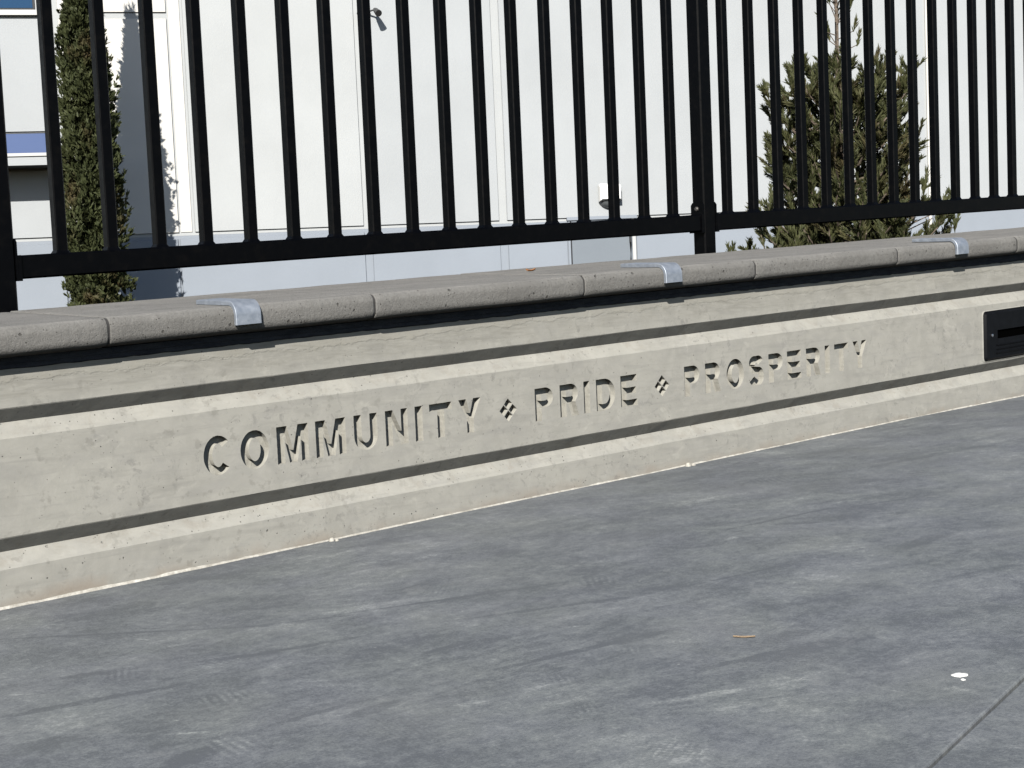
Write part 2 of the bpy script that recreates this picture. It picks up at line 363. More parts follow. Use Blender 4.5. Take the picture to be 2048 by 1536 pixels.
slab(lambda x: yj(x)+.0024, lambda x: -.0005, -12, 7.4, .05).build('slab', M_FLOOR, plz)
slab(lambda x: -13.99, lambda x: min(yj(x)-.0024, -.0005), -12, 13.9, .05).build('slab', M_FLOOR, plz)

# ------------------------------------------------------------------ retaining wall
WX0, WX1 = -2.5, 9.0
wall = tag(empty('retaining_wall', (3.2, .2, 0)), 'low pale concrete wall engraved with COMMUNITY PRIDE PROSPERITY under a rounded cap', 'wall')
ZU1, ZU0, ZL1, ZL0, ZTOP = .3609, .3085, .1251, .0709, .452
GD = .0235                                      # depth of the V grooves
WXS = [WX0 + i*.04 for i in range(int((WX1-WX0)/.04)+1)]
def ed(x, k, a=.0005): return a*(nz(x*9, k*7.3) + .6*nz(x*45, k*3.1))
def strip(rows):
    """rows: list of (y, z, key); key None = not disturbed"""
    m = MB(); v = []; n = len(rows)
    for x in WXS:
        for (y, z, k) in rows: v.append(sh(x, y + (ed(x, k+20) if k is not None else 0), z + (ed(x, k) if k is not None else 0)))
    f = [(i*n+k, i*n+k+1, (i+1)*n+k+1, (i+1)*n+k) for i in range(len(WXS)-1) for k in range(n-1)]
    m.add(v, f); return m
strip([(0,-.03,None),(0,ZL0-.002,1),(.0012,ZL0,2)]).build('base_band', M_WALL, wall, fix=False)
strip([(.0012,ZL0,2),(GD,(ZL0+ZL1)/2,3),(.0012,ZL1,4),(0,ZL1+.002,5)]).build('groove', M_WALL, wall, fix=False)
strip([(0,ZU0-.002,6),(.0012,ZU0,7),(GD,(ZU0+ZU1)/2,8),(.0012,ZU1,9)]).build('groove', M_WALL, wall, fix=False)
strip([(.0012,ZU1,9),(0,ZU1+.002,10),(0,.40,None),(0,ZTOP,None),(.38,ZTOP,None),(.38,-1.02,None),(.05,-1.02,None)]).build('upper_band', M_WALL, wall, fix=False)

H, SV, SH, Z0 = .0775, .0195, .0163, .1775
def arc(cx, cy, rx, ry, a0, a1, n):
    return [(cx+rx*math.cos(R(a0+(a1-a0)*i/n)), cy+ry*math.sin(R(a0+(a1-a0)*i/n))) for i in range(n+1)]
def glyph(ch, w):
    h, a, b = H, SV, SH
    if ch == 'I': return [[(0,0),(w,0),(w,h),(0,h)]]
    if ch == 'T': c = w/2; return [[(c-a/2,0),(c+a/2,0),(c+a/2,h-b),(w,h-b),(w,h),(0,h),(0,h-b),(c-a/2,h-b)]]
    if ch == 'E': m = h*.5; return [[(0,0),(w,0),(w,b),(a,b),(a,m-b/2),(w*.93,m-b/2),(w*.93,m+b/2),(a,m+b/2),(a,h-b),(w,h-b),(w,h),(0,h)]]
    if ch == 'N': k = a*1.02; return [[(0,0),(a*.92,0),(a*.92,h*.62),(w-k,0),(w,0),(w,h),(w-a*.92,h),(w-a*.92,h*.38),(k,h),(0,h)]]
    if ch == 'M':
        k = a*.92; c = w/2; q = a*1.12
        return [[(0,0),(k,0),(k,h*.66),(c-k*.5,0),(c+k*.5,0),(w-k,h*.66),(w-k,0),(w,0),(w,h),(w-q-.003,h),(c,h*.33),(q+.003,h),(0,h)]]
    if ch == 'Y': c = w/2; q = a*1.12; return [[(c-a/2,0),(c+a/2,0),(c+a/2,h*.42),(w,h),(w-q,h),(c,h*.58),(q,h),(0,h),(c-a/2,h*.42)]]
    if ch == 'U':
        ry = h*.40
        o = [(0,h)] + arc(w/2, ry, w/2, ry, 180, 360, 20) + [(w,h),(w-a,h)] + arc(w/2, ry, w/2-a, ry-b, 360, 180, 16) + [(a,h)]
        return [o]
    if ch == 'O': return [arc(w/2, h/2, w/2, h/2+.001, 0, 352, 44), arc(w/2, h/2, w/2-a, h/2-b+.001, 0, 350, 35)]
    if ch == 'C':
        return [arc(w/2+.001, h/2, w/2+.001, h/2+.001, 42, 318, 36) + arc(w/2+.001, h/2, w/2-a+.001, h/2-b+.001, 318, 42, 28)]
    if ch == 'D':
        o = [(0,0)] + arc(w*.42, h/2, w*.58, h/2, -90, 90, 24) + [(0,h)]
        i = [(a,b)] + arc(w*.42, h/2, w*.58-a, h/2-b, -90, 90, 18) + [(a,h-b)]
        return [o, i]
    if ch in 'PR':
        yb = h*.40; ym = (h+yb)/2; ry = (h-yb)/2; cx = w - ry*1.05
        bowl = arc(cx, ym, w-cx, ry, -90, 90, 20)
        hole = [(a,yb+b)] + arc(cx, ym, w-cx-a*.95, ry-b, -90, 90, 14) + [(a,h-b)]
        if ch == 'P': o = [(0,0),(a,0),(a,yb)] + bowl + [(0,h)]
        else: o = [(0,0),(a,0),(a,yb),(cx-a*.45,yb),(w-a*1.12,0),(w+.001,0),(cx+a*.78,yb+h*.035)] + bowl[5:] + [(0,h)]
        return [o, hole]
    if ch == 'S':
        pts = []
        r1 = h*.29-b*.0; top = h-b/2; bot = b/2; rx = w/2-a*.46
        ym = h*.51
        ry1 = (top-ym)/2; ry2 = (ym-bot)/2
        pts += arc(w/2, top-ry1, rx*.96, ry1, 22, 250, 22)
        pts += arc(w/2, bot+ry2, rx, ry2, 70, -158, 22)
        L_, R_ = [], []
        for i, q in enumerate(pts):
            p0 = Vector(pts[max(i-1,0)]); p1 = Vector(pts[min(i+1,len(pts)-1)]); d = (p1-p0).normalized()
            nrm = Vector((-d.y, d.x)); hw = .5*(abs(d.x)*b + abs(d.y)*a*.92)
            L_.append(tuple(Vector(q)+nrm*hw)); R_.append(tuple(Vector(q)-nrm*hw))
        return [L_ + R_[::-1]]
def area(l): return .5*sum(l[i][0]*l[(i+1)%len(l)][1]-l[(i+1)%len(l)][0]*l[i][1] for i in range(len(l)))
def resample(l, step=.0045):
    o = []
    for i, a in enumerate(l):
        b = l[(i+1) % len(l)]; d = math.hypot(b[0]-a[0], b[1]-a[1]); n = max(1, int(d/step))
        for k in range(n): o.append((a[0]+(b[0]-a[0])*k/n, a[1]+(b[1]-a[1])*k/n))
    return o
LET = [('C',1.4515,1.5142),('O',1.5348,1.6008),('M',1.6203,1.6963),('M',1.7142,1.7895),('U',1.8106,1.8713),('N',1.8925,1.952),('I',1.9718,1.9925),('T',2.0115,2.0743),('Y',2.0936,2.1575),('d',2.2114,2.2635),
 ('P',2.3192,2.3756),('R',2.3973,2.455),('I',2.4737,2.4935),('D',2.5147,2.5775),('E',2.5963,2.6523),('d',2.7125,2.7665),
 ('P',2.8203,2.8757),('R',2.8975,2.953),('O',2.9784,3.0451),('S',3.0663,3.1218),('P',3.1437,3.2012),('E',3.2196,3.2778),('R',3.299,3.3577),('I',3.3794,3.3996),('T',3.4206,3.481),('Y',3.5025,3.5648)]
QD = .0165
shapes = []                                     # (name, parent key, loops)
for i, (ch, a, b) in enumerate(LET):
    if ch == 'd':
        cx, cz = (a+b)/2, Z0+H/2-.0005
        for dx, dz in ((0,.0142),(-.0138,0),(.0138,0),(0,-.0142)):
            hw_, hh_ = .0122, .0126
            shapes.append(('diamond', i, [[(cx+dx-hw_,cz+dz),(cx+dx,cz+dz-hh_),(cx+dx+hw_,cz+dz),(cx+dx,cz+dz+hh_)]]))
    else:
        shapes.append(('letter_'+ch, i, [[(a+x, Z0+z) for x, z in lp] for lp in glyph(ch, b-a)]))
def jit(x, z, k): return (x + .00045*nz(x*260, z*260, k), z + .00045*nz(x*260, z*260, k+9.1))
holes = []
for nm, k, loops in shapes:
    ls = []
    for li, lp in enumerate(loops):
        l = [jit(x, z, k) for x, z in resample(lp)]
        if (area(l) > 0) != (li == 0): l = l[::-1]
        ls.append(l)
    holes.append(ls)
# panel face with the letters cut out
pv, pe = [], []
def addloop(l):
    b = len(pv); pv.extend(Vector((x, z)) for x, z in l)
    pe.extend((b+i, b+(i+1) % len(l)) for i in range(len(l)))
outer = [(x, ZL1+.002+ed(x,5)) for x in WXS] + [(x, ZU0-.002+ed(x,6)) for x in reversed(WXS)]
addloop(outer)
for ls in holes:
    for l in ls: addloop(l)
res = delaunay_2d_cdt(pv, pe, [], 0, 1e-7)
cv, cf = res[0], res[2]
def inside(pt, l):
    c = False; x, z = pt; n = len(l); j = n-1
    for i in range(n):
        if (l[i][1] > z) != (l[j][1] > z) and x < (l[j][0]-l[i][0])*(z-l[i][1])/(l[j][1]-l[i][1])+l[i][0]: c = not c
        j = i
    return c
bb = [(min(p[0] for l in ls for p in l), max(p[0] for l in ls for p in l)) for ls in holes]
front = []; floors = [[] for _ in holes]
for f in cf:
    c = sum((cv[i] for i in f), Vector((0,0)))/len(f)
    if not inside(c, outer): continue
    hit = None
    for hi, ls in enumerate(holes):
        if bb[hi][0]-1e-3 < c.x < bb[hi][1]+1e-3 and sum(inside(c, l) for l in ls) % 2: hit = hi; break
    if hit is None: front.append(f)
    else: floors[hit].append(f)
pm = MB(); pm.add([sh(v.x, 0, v.y) for v in cv], front)
me = pm.mesh('panel_face', M_WALL, wall.location, fix=False)
bm = bmesh.new(); bm.from_mesh(me)
for f in bm.faces:
    if f.normal.y > 0: f.normal_flip()
bmesh.ops.delete(bm, geom=[v for v in bm.verts if not v.link_faces], context='VERTS')
bm.to_mesh(me); bm.free()
link('panel_face', me, wall)
emb = {}
for (nm, k, loops), ls, fl in zip(shapes, holes, floors):
    m = MB()
    used = {}
    for f in fl:
        for i in f:
            if i not in used: used[i] = len(used)
    idx = sorted(used, key=used.get)
    m.add([sh(cv[i].x, QD + .0006*nz(cv[i].x*120, cv[i].y*120), cv[i].y) for i in idx], [tuple(used[i] for i in f) for f in fl])
    for l in ls:
        n = len(l)
        v = [sh(x, 0, z) for x, z in l] + [sh(x, QD*.96, z) for x, z in l] + [sh(x, QD+.004, z) for x, z in l]
        m.add(v, [(i, (i+1)%n, n+(i+1)%n, n+i) for i in range(n)] + [(n+i, n+(i+1)%n, 2*n+(i+1)%n, 2*n+i) for i in range(n)])
    par = wall
    if nm == 'diamond':
        if k not in emb:
            emb[k] = empty('diamond_emblem', (0,0,0)); emb[k].parent = wall
            emb[k].location = Vector((LET[k][1], 0, Z0)) - wall.location
        par = emb[k]
    o = m.build(nm if nm == 'diamond' else 'letter', M_CUT, par, fix=False)
    if nm != 'diamond': o['label'] = 'engraved capital letter ' + nm[-1]
# mortar bed under the cap, coloured near black to deepen the cap's shade
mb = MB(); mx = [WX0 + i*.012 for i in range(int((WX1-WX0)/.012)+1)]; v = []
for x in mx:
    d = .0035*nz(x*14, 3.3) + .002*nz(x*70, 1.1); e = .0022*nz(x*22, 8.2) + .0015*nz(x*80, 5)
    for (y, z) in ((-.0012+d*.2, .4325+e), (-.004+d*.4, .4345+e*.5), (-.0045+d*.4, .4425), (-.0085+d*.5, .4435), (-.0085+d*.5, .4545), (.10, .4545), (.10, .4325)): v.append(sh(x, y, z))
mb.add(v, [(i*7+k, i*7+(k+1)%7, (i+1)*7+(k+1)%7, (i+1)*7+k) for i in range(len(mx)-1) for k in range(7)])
mb.build('mortar_bed_shaded', M_MORT_SHADED, wall)
# cap stones
CT = lambda y: .5128 + (y+.012)*.0255                       # the top falls gently to the front
def cap_prof(inset=0.0):
    i = inset; P = [(.435-i, .458+i), (.435-i, CT(.435)-i), (.2, CT(.2)-i), (.05, CT(.05)-i)]
    cy, cz, rr = -.0268, CT(-.0268)-.0190, .0190
    for a in range(90, 181, 9): P.append((cy+(rr-i)*math.cos(R(a)), cz+(rr-i)*math.sin(R(a))))
    cy2, cz2, r2 = -.0278, .4765, .0180
    for a in range(184, 271, 14): P.append((cy2+(r2-i)*math.cos(R(a)), cz2+(r2-i)*math.sin(R(a))))
    P += [(-.012, .4555+i), (.05, .4548+i)]
    return P
JOINTS = [-2.36, -1.755, -1.15, -.555, .045, .645, 1.248, 1.850, 2.449, 3.053, 3.660, 4.268, 4.872, 5.476, 6.08, 6.684, 7.288, 7.892, 8.496]
def cap_mesh(L):
    m = MB(); g = .0026
    secs = [(g, .0014), (g+.0012, .0005), (g+.003, 0)] + [(.03 + (L-.06)*i/14, 0) for i in range(15)] + [(L-g-.003, 0), (L-g-.0012, .0005), (L-g, .0014)]
    v = []; n = len(cap_prof())
    for x, ins in secs:
        for k, (y, z) in enumerate(cap_prof(ins)):
            q = .0007*nz(x*11, k*.31, L) if 0 < k < n-2 else 0
            v.append((x, y+q, z+q + SLOPE*x))
    f = [(i*n+k, i*n+(k+1)%n, (i+1)*n+(k+1)%n, (i+1)*n+k) for i in range(len(secs)-1) for k in range(n)]
    f += [tuple(range(n)), tuple(reversed(range((len(secs)-1)*n, len(secs)*n)))]
    m.add(v, f); return m.mesh('cap_stone', M_CAP, smooth=35)
for i in range(len(JOINTS)-1):
    a, b = JOINTS[i], JOINTS[i+1]
    o = link('cap_stone', cap_mesh(b-a), wall)
    o.location = Vector((a, random.uniform(-.0012,.0012), SLOPE*a + random.uniform(-.0006,.0008))) - wall.location
jm = MB()
for a in JOINTS[1:-1]:
    v = []; pf = cap_prof(.0022)
    for x in (a-.004, a+.004): v += [sh(x, y, z) for y, z in pf]
    n = len(pf); jm.add(v, [(k, (k+1)%n, n+(k+1)%n, n+k) for k in range(n)])
    jj = MB(); jj.v, jj.f = jm.v, jm.f; jj.build('joint_mortar', mat_plain('cap_joint', (.035,.034,.034), .95, bs=.5) if a == JOINTS[1] else bpy.data.materials['cap_joint'], wall); jm = MB()
# sealant bead at the foot
bx = [WX0 + i*.008 for i in range(int((WX1-WX0)/.008)+1)]; v = []
for x in bx:
    hgt = float(np.interp(x, [-2, 1.0, 1.35, 1.7, 2.0, 2.4, 2.9, 3.3, 3.7, 3.8, 4.0, 9], [.0042, .0042, .0038, .0028, .0022, .0022, .0026, .0022, .0018, .0004, .0026, .002]))
    hgt = max(-.0006, hgt*(1 + .45*nz(x*9, 2.2) + .35*nz(x*60, .4)) - .0045*max(0, nz(x*14, 6.)-.12))
    z = gz(x)-.001
    for y, q in ((-.0065-.003*nz(x*22), 0), (-.005, hgt*.6), (-.003, hgt+.001), (.001, hgt+.0012)): v.append((x, y, z+q))
bd_ = MB(); bd_.add(v, [(i*4+k, i*4+k+1, (i+1)*4+k+1, (i+1)*4+k) for i in range(len(bx)-1) for k in range(3)])
bd_.build('sealant_bead', M_BEAD, wall, fix=False, smooth=60)

# ------------------------------------------------------------------ skate stops
def skate_mesh():
    m = MB(); cy, cz = -.0268, CT(-.0268)-.0190
    path = [(.105, CT(.105)+.0006), (.04, CT(.04)+.0006)]
    for a in range(90, 181, 9): path.append((cy+.0200*math.cos(R(a)), cz+.0200*math.sin(R(a))))
    path.append((-.0472, .4745))
    th = .0095; outer_ = []
    for i, q in enumerate(path):
        p0 = Vector(path[max(i-1,0)]); p1 = Vector(path[min(i+1,len(path)-1)]); d = (p1-p0).normalized()
        nrm = Vector((d.y, -d.x))
        if nrm.dot(Vector((-.5, .8))) < 0: nrm = -nrm
        outer_.append((q[0]+nrm.x*th, q[1]+nrm.y*th))
    prof = path + outer_[::-1]; n = len(prof); v = []
    W_ = .0285; e = .0009
    c_ = Vector((sum(p[0] for p in prof)/n, 0))
    for x, ins in ((-W_, 1), (-W_+e, 0), (W_-e, 0), (W_, 1)):
        for k, (y, z) in enumerate(prof):
            if ins:
                o = prof[n-1-k]; y += (o[0]-y)*.12; z += (o[1]-z)*.12
            v.append((x, y, z + SLOPE*x))
    f = [(i*n+k, i*n+(k+1)%n, (i+1)*n+(k+1)%n, (i+1)*n+k) for i in range(3) for k in range(n)]
    for b in (0, 3*n):
        h = n//2
        f += [(b+k, b+k+1, b+n-2-k, b+n-1-k) for k in range(h-1)]
    m.add(v, f); return m
sk_me = skate_mesh().mesh('skate_stop', M_ZINC, smooth=30)
for x, lab in ((1.540, 'bent galvanized metal skate stop on the wall cap above the word COMMUNITY'),
               (2.740, 'bent galvanized metal skate stop on the wall cap above the diamonds before PROSPERITY'),
               (3.963, 'bent galvanized metal skate stop on the wall cap near the black step light')):
    o = link('skate_stop', sk_me, None, (x, random.uniform(-.001,.001), SLOPE*x))
    tag(o, lab, 'skate stop', 'metal skate stops along the wall cap')

# ------------------------------------------------------------------ step light in the wall
SX0, SX1, SZ0, SZ1 = 4.141, 4.395, .133, .2865
sl = tag(empty('step_light', (4.27, 0, sh(4.27,0,SZ0)[2])), 'black rectangular step light with a dark slot set in the concrete wall', 'step light')
M_LITE = mat_plain('black_housing', (.003,.0034,.0046), .55, spec=.14, vary=.3, vs=40, bs=.1, bsc=300, bd=.001)
m = MB(); T = -.0085; bvl = .0075
x0, x1, z0, z1 = SX0, SX1, SZ0, SZ1; cz0, cz1, cx0, cx1 = .1985, .2255, 4.207, 4.37
def ringp(x0, x1, z0, z1, y, r=.010):
    o = []
    for cx, cz, a0 in ((x1-r,z1-r,0),(x0+r,z1-r,90),(x0+r,z0+r,180),(x1-r,z0+r,270)):
        for a in (0, 30, 60, 90): o.append(sh(cx+r*math.cos(R(a0+a)), y, cz+r*math.sin(R(a0+a))))
    return o
A_ = ringp(x0, x1, z0, z1, .004, .012); B_ = ringp(x0, x1, z0, z1, -.001, .012); C_ = ringp(x0+bvl, x1-bvl, z0+bvl, z1-bvl, T, .008)
D_ = ringp(cx0, cx1, cz0, cz1, T, .0005); E_ = ringp(cx0, cx1, cz0, cz1, -.0012, .0005)
v = A_+B_+C_+D_+E_; n = 16
m.add(v, [(r*n+i, r*n+(i+1)%n, (r+1)*n+(i+1)%n, (r+1)*n+i) for r in range(4) for i in range(n)] + [tuple(range(4*n, 5*n))])
m.build('face_plate', M_LITE, sl, smooth=25)
m = MB(); m.add(ringp(cx0-.0004, cx1+.0004, cz0-.0004, cz1+.0004, -.0020, .0006), [tuple(range(16))]); m.build('slot', mat_plain('slot_black', (.001,.001,.001), 1.0, spec=.0), sl)
m = MB()
for i in range(3):
    za = .150+i*.0125
    m.add([sh(4.20,T-.0002,za), sh(4.37,T-.0002,za), sh(4.37,T-.0034,za+.0045), sh(4.20,T-.0034,za+.0045), sh(4.20,T-.0002,za+.0055), sh(4.37,T-.0002,za+.0055)], [(0,1,2,3),(3,2,5,4)])
m.build('louver', M_LITE, sl, fix=False)
M_SCREW = mat_plain('stainless_screw', (.62,.62,.63), .28, metal=1.0)
for x in (4.178, 4.382):
    m = MB(); q = sh(x, 0, .2115); v = []
    for r, y in ((.0048, T-.0002), (.0046, T-.0016), (.0030, T-.0026)):
        v += [(q[0]+r*math.cos(R(a)), y, q[2]+r*math.sin(R(a))) for a in range(0, 360, 30)]
    m.add(v, [(k*12+i, k*12+(i+1)%12, (k+1)*12+(i+1)%12, (k+1)*12+i) for k in range(2) for i in range(12)] + [tuple(range(24, 36))])
    m.build('screw', M_SCREW, sl, smooth=40)
# grout patch round the housing
m = MB(); A_ = ringp(x0-.006, x1+.006, z0-.004, z1+.004, -.0004, .012); B_ = ringp(x0-.001, x1+.001, z0-.001, z1+.001, -.0022, .012)
v = [(p[0]+.0015*nz(p[0]*90, p[2]*90), p[1], p[2]+.0015*nz(p[2]*80, p[0]*60)) for p in A_] + B_
m.add(v, [(i, (i+1)%n, n+(i+1)%n, n+i) for i in range(n)]); m.build('grout_edge', M_WALL, sl)

# ------------------------------------------------------------------ fence
fence = tag(empty('picket_fence', (3.48, .534, -1)), 'black steel picket fence with square pickets standing behind the concrete wall', 'fence')
PX0, PP, PW = 2.0042, .1207, .0262
YP0, YP1 = .522, .546
RB, RT, TOPZ = .5893, .6408, 1.80
POSTS = [(1.250, 1.300), (3.455, 3.505), (5.665, 5.715)]
def pk_mesh():
    m = MB(); h = TOPZ-RT; c = .0025; w_ = PW/2
    ring = lambda w2, z: [(-w2+c,-w2,z),(w2-c,-w2,z),(w2,-w2+c,z),(w2,w2-c,z),(w2-c,w2,z),(-w2+c,w2,z),(-w2,w2-c,z),(-w2,-w2+c,z)]
    rg = [ring(w_+.0042, -.001), ring(w_+.0022, .0025), ring(w_, .0065), ring(w_, h)]
    v = [p for r in rg for p in r]
    m.add(v, [(k*8+i, k*8+(i+1)%8, (k+1)*8+(i+1)%8, (k+1)*8+i) for k in range(3) for i in range(8)] + [tuple(range(24, 32))])
    return m.mesh('picket', M_BLACK, smooth=20)
pk = pk_mesh()
for i in range(-10, 33):
    x = PX0 + i*PP + PW/2
    if any(a-.035 < x < b+.035 for a, b in POSTS): continue
    o = link('picket', pk, fence); o.location = Vector((x, (YP0+YP1)/2, RT + SLOPE*x)) - fence.location
def rbox(a, b, c, slope=True):
    """box with chamfered long edges, along x"""
    x0, y0, z0 = a; x1, y1, z1 = b
    pr = [(y0+c,z0),(y1-c,z0),(y1,z0+c),(y1,z1-c),(y1-c,z1),(y0+c,z1),(y0,z1-c),(y0,z0+c)]
    m = MB(); m.sweep(pr, [x0, x1], fn=sh if slope else None); return m
YR0, YR1 = .511, .557
segs = [(.30, POSTS[0][0])] + [(POSTS[i][1], POSTS[i+1][0]) for i in range(2)] + [(POSTS[2][1], 6.6)]
for a, b in segs:
    for zb in (RB, 1.60):
        rbox((a, YR0, zb), (b, YR1, zb+RT-RB), .004).build('rail', M_BLACK, fence, smooth=20)
def post_mesh():
    m = MB(); c = .004; w_ = .025
    ring = lambda w2, z: [(-w2+c,-w2,z),(w2-c,-w2,z),(w2,-w2+c,z),(w2,w2-c,z),(w2-c,w2,z),(-w2+c,w2,z),(-w2,w2-c,z),(-w2,-w2+c,z)]
    rg = [ring(w_, 0), ring(w_, 2.95), ring(w_+.004, 2.951), ring(w_+.004, 2.965), ring(w_-.008, 2.98)]
    m.add([p for r in rg for p in r], [(k*8+i, k*8+(i+1)%8, (k+1)*8+(i+1)%8, (k+1)*8+i) for k in range(4) for i in range(8)] + [tuple(range(32, 40)), tuple(range(7,-1,-1))])
    return m.mesh('post', M_BLACK, smooth=20)
pm_ = post_mesh()
M_BOLT = mat_plain('worn_bolt', (.10,.095,.09), .45, metal=.6, vary=.3, vs=300)
for a, b in POSTS:
    xc = (a+b)/2; yc = .534
    po = link('post', pm_, fence); po.location = Vector((xc, yc, -1)) - fence.location
    for s_ in (-1, 1):
        for zr in (RB, 1.60):
            m = MB(); xe = xc + s_*.0254; xo = xe + s_*.0045
            pr = [(yc-.026,zr-.003),(yc+.026,zr-.003),(yc+.026,zr+.080),(yc+.019,zr+.088),(yc-.019,zr+.088),(yc-.026,zr+.080)]
            m.sweep(pr, [min(xe,xo), max(xe,xo)], fn=sh)
            xi = xo + s_*.008                      # cup that holds the rail end
            for (y0, y1, z0, z1) in ((YR0-.004, YR0-.0005, zr-.004, zr+.052), (YR1+.0005, YR1+.004, zr-.004, zr+.052), (YR0-.0003, YR1+.0003, zr-.004, zr-.0006)):
                m.sweep([(y0,z0),(y1,z0),(y1,z1),(y0,z1)], [min(xo,xi), max(xo,xi)], fn=sh)
            br = m.build('bracket', M_BLACK, fence)
            q = sh(xo, yc, zr+.069); m = MB()
            m.tube([(q[0]-s_*.001, q[1], q[2]), (q[0]+s_*.004, q[1], q[2]), (q[0]+s_*.006, q[1], q[2])], [.0075, .0070, .0045], 10)
            m.build('bolt', M_BOLT, br, smooth=35)

# ------------------------------------------------------------------ building behind
FAZ = R(23.58); FN = Vector((math.sin(FAZ), math.cos(FAZ), 0)); FU = Vector((math.cos(FAZ), -math.sin(FAZ), 0))
FP0 = Vector((14.911, 15.420, 0))
def fp(u, off, z): q = FP0 + FU*u - FN*off; return (q.x, q.y, z)
def fbox(m, u0, u1, o0, o1, z0, z1, ch=0.0):
    if ch: v = [fp(u0,o0,z0),fp(u1,o0,z0),fp(u1,o0,z1),fp(u0,o0,z1),fp(u0+ch,o1,z0+ch),fp(u1-ch,o1,z0+ch),fp(u1-ch,o1,z1-ch),fp(u0+ch,o1,z1-ch)]
    else: v = [fp(u0,o0,z0),fp(u1,o0,z0),fp(u1,o0,z1),fp(u0,o0,z1),fp(u0,o1,z0),fp(u1,o1,z0),fp(u1,o1,z1),fp(u0,o1,z1)]
    m.add(v, [(3,2,1,0),(4,5,6,7),(0,1,5,4),(1,2,6,5),(2,3,7,6),(3,0,4,7)])
P_GREY = mat_paint('light_grey_paint', (.378,.398,.415)); P_GREY_LIT = mat_paint('light_grey_paint_lit', (.412,.430,.440))  # second grey is the same paint, lightened to stand in for sun angle
P_WHITE = mat_paint('white_paint', (.60,.59,.565)); P_BASE = mat_paint('blue_grey_paint', (.262,.292,.336)); P_DOOR = mat_paint('door_paint', (.190,.216,.246))
bld = tag(empty('office_building', fp(0, 0, -1)), 'pale grey office building with panelled facade behind the black fence', 'building')
m = MB(); fbox(m, -26, 26, -12, 0, 1.155, 7.8); m.build('wall', P_GREY_LIT, bld)
m = MB(); fbox(m, -26, 26, -12, 0, -1, 1.154); m.build('plinth', P_BASE, bld)
m = MB(); fbox(m, -26.1, 26.1, -12.1, .12, 7.8, 8.05); m.build('parapet', P_WHITE, bld)
TK = .025
def panel(u0, u1, z0, z1, mat, th=TK):
    m = MB(); fbox(m, u0, u1, -.01, th, z0, z1, .011); return m.build('panel', mat, bld)
GZ0, GZ1, UZ0, UZ1 = 1.115, 1.195, 4.225, 4.30
# base course
for a, b in ((-14,-10.25),(-10.2,-6.435),(-6.42,-4.868),(-4.852,-2.165),(-2.06,-.085),(.03,.985),(2.105,7.21),(7.33,13),(13.1,20)):
    panel(a, b, -1.0, GZ0, P_BASE)
# main courses
panel(-14, -10.25, GZ1, 2.14, P_GREY); panel(-10.2, -6.415, GZ1, 2.14, P_GREY)
panel(-14, -10.25, 2.665, UZ0, P_GREY); panel(-10.2, -6.415, 2.665, UZ0, P_GREY)
panel(-6.33, -4.845, GZ1, UZ0, P_WHITE); panel(-6.33, -4.845, UZ1, 7.7, P_WHITE)
panel(-4.832, -4.655, GZ1, 7.7, P_WHITE, .012)
panel(-4.63, -2.165, GZ1, 7.7, P_GREY_LIT); panel(-2.06, -.085, GZ1, 7.7, P_GREY)  # first panel's slight turn toward the sun is painted as lighter grey
panel(.03, 7.21, GZ1, 7.7, P_GREY); panel(7.33, 13, GZ1, 7.7, P_GREY); panel(13.1, 20, GZ1, 7.7, P_GREY)
t = NT('blue_glass'); t.out(c4(.012,.05,.12), .06, spec=.6); GL = t.m
t = NT('blue_band_glass'); t.out(c4(.085,.125,.26), .18, spec=.5); GL2 = t.m  # blue of the mirrored sky is put into the pane colour
M_FR = mat_plain('white_frame', (.52,.525,.52), .5); M_DK = mat_plain('dark_frame', (.03,.032,.036), .4)
for (a, b) in ((-13.9,-10.3),(-10.1,-6.62)):
    m = MB(); fbox(m, a, b, -.02, .012, 4.345, 6.4); wn = m.build('window', M_DK, bld)
    for k in range(3):
        m = MB(); d = (b-a)/3; fbox(m, a+d*k+.03, a+d*(k+1)-.03, .013, .016, 4.365, 6.37); m.build('pane', GL, wn)
    m = MB(); fbox(m, a-.08, b+.1, -.01, .07, 4.262, 4.333); m.build('sill', M_FR, wn)
    m = MB(); fbox(m, a-.1, b+.2, -.02, .014, 2.335, 2.655); wn = m.build('window', M_DK, bld)
    for k in range(4):
        m = MB(); d = (b+.2-a)/4; fbox(m, a+d*k+.01, a+d*(k+1)-.01, .015, .02, 2.345, 2.645); m.build('pane', GL2, wn)
m = MB(); fbox(m, -14, -6.26, 0, .66, 2.165, 2.285); m.build('canopy', P_GREY, bld)
m = MB(); fbox(m, -14.02, -6.24, 0, .68, 2.287, 2.328); m.build('canopy_flashing', M_FR, bld)
# door
m = MB(); fbox(m, .995, 2.095, -.02, .02, -1.0, 1.19); fr = m.build('door_frame', P_BASE, bld)
m = MB(); fbox(m, 1.055, 2.035, .0, .0235, -.98, 1.135); dr = m.build('door', P_DOOR, bld)
m = MB(); m.tube([fp(1.985,.03,.42), fp(1.985,.075,.45), fp(1.985,.08,.8), fp(1.985,.075,1.02), fp(1.985,.03,1.05)], .018, 8); m.build('handle', M_DK, dr, smooth=40)
m = MB(); fbox(m, 2.04, 2.092, .0, .034, -.98, 1.16); m.build('jamb', M_FR, dr)
m = MB(); fbox(m, 1.03, 1.052, .0, .022, -.98, 1.15); m.build('gap_strip', M_DK, dr)
m = MB(); fbox(m, .98, 2.12, .0, .045, 1.165, 1.215); m.build('drip_edge', P_BASE, dr)
# downpipe strip at the right hand joint
m = MB(); m.tube([fp(7.27,.02,-1), fp(7.27,.02,7.7)], .024, 10); m.build('downpipe', P_WHITE, bld, smooth=40)
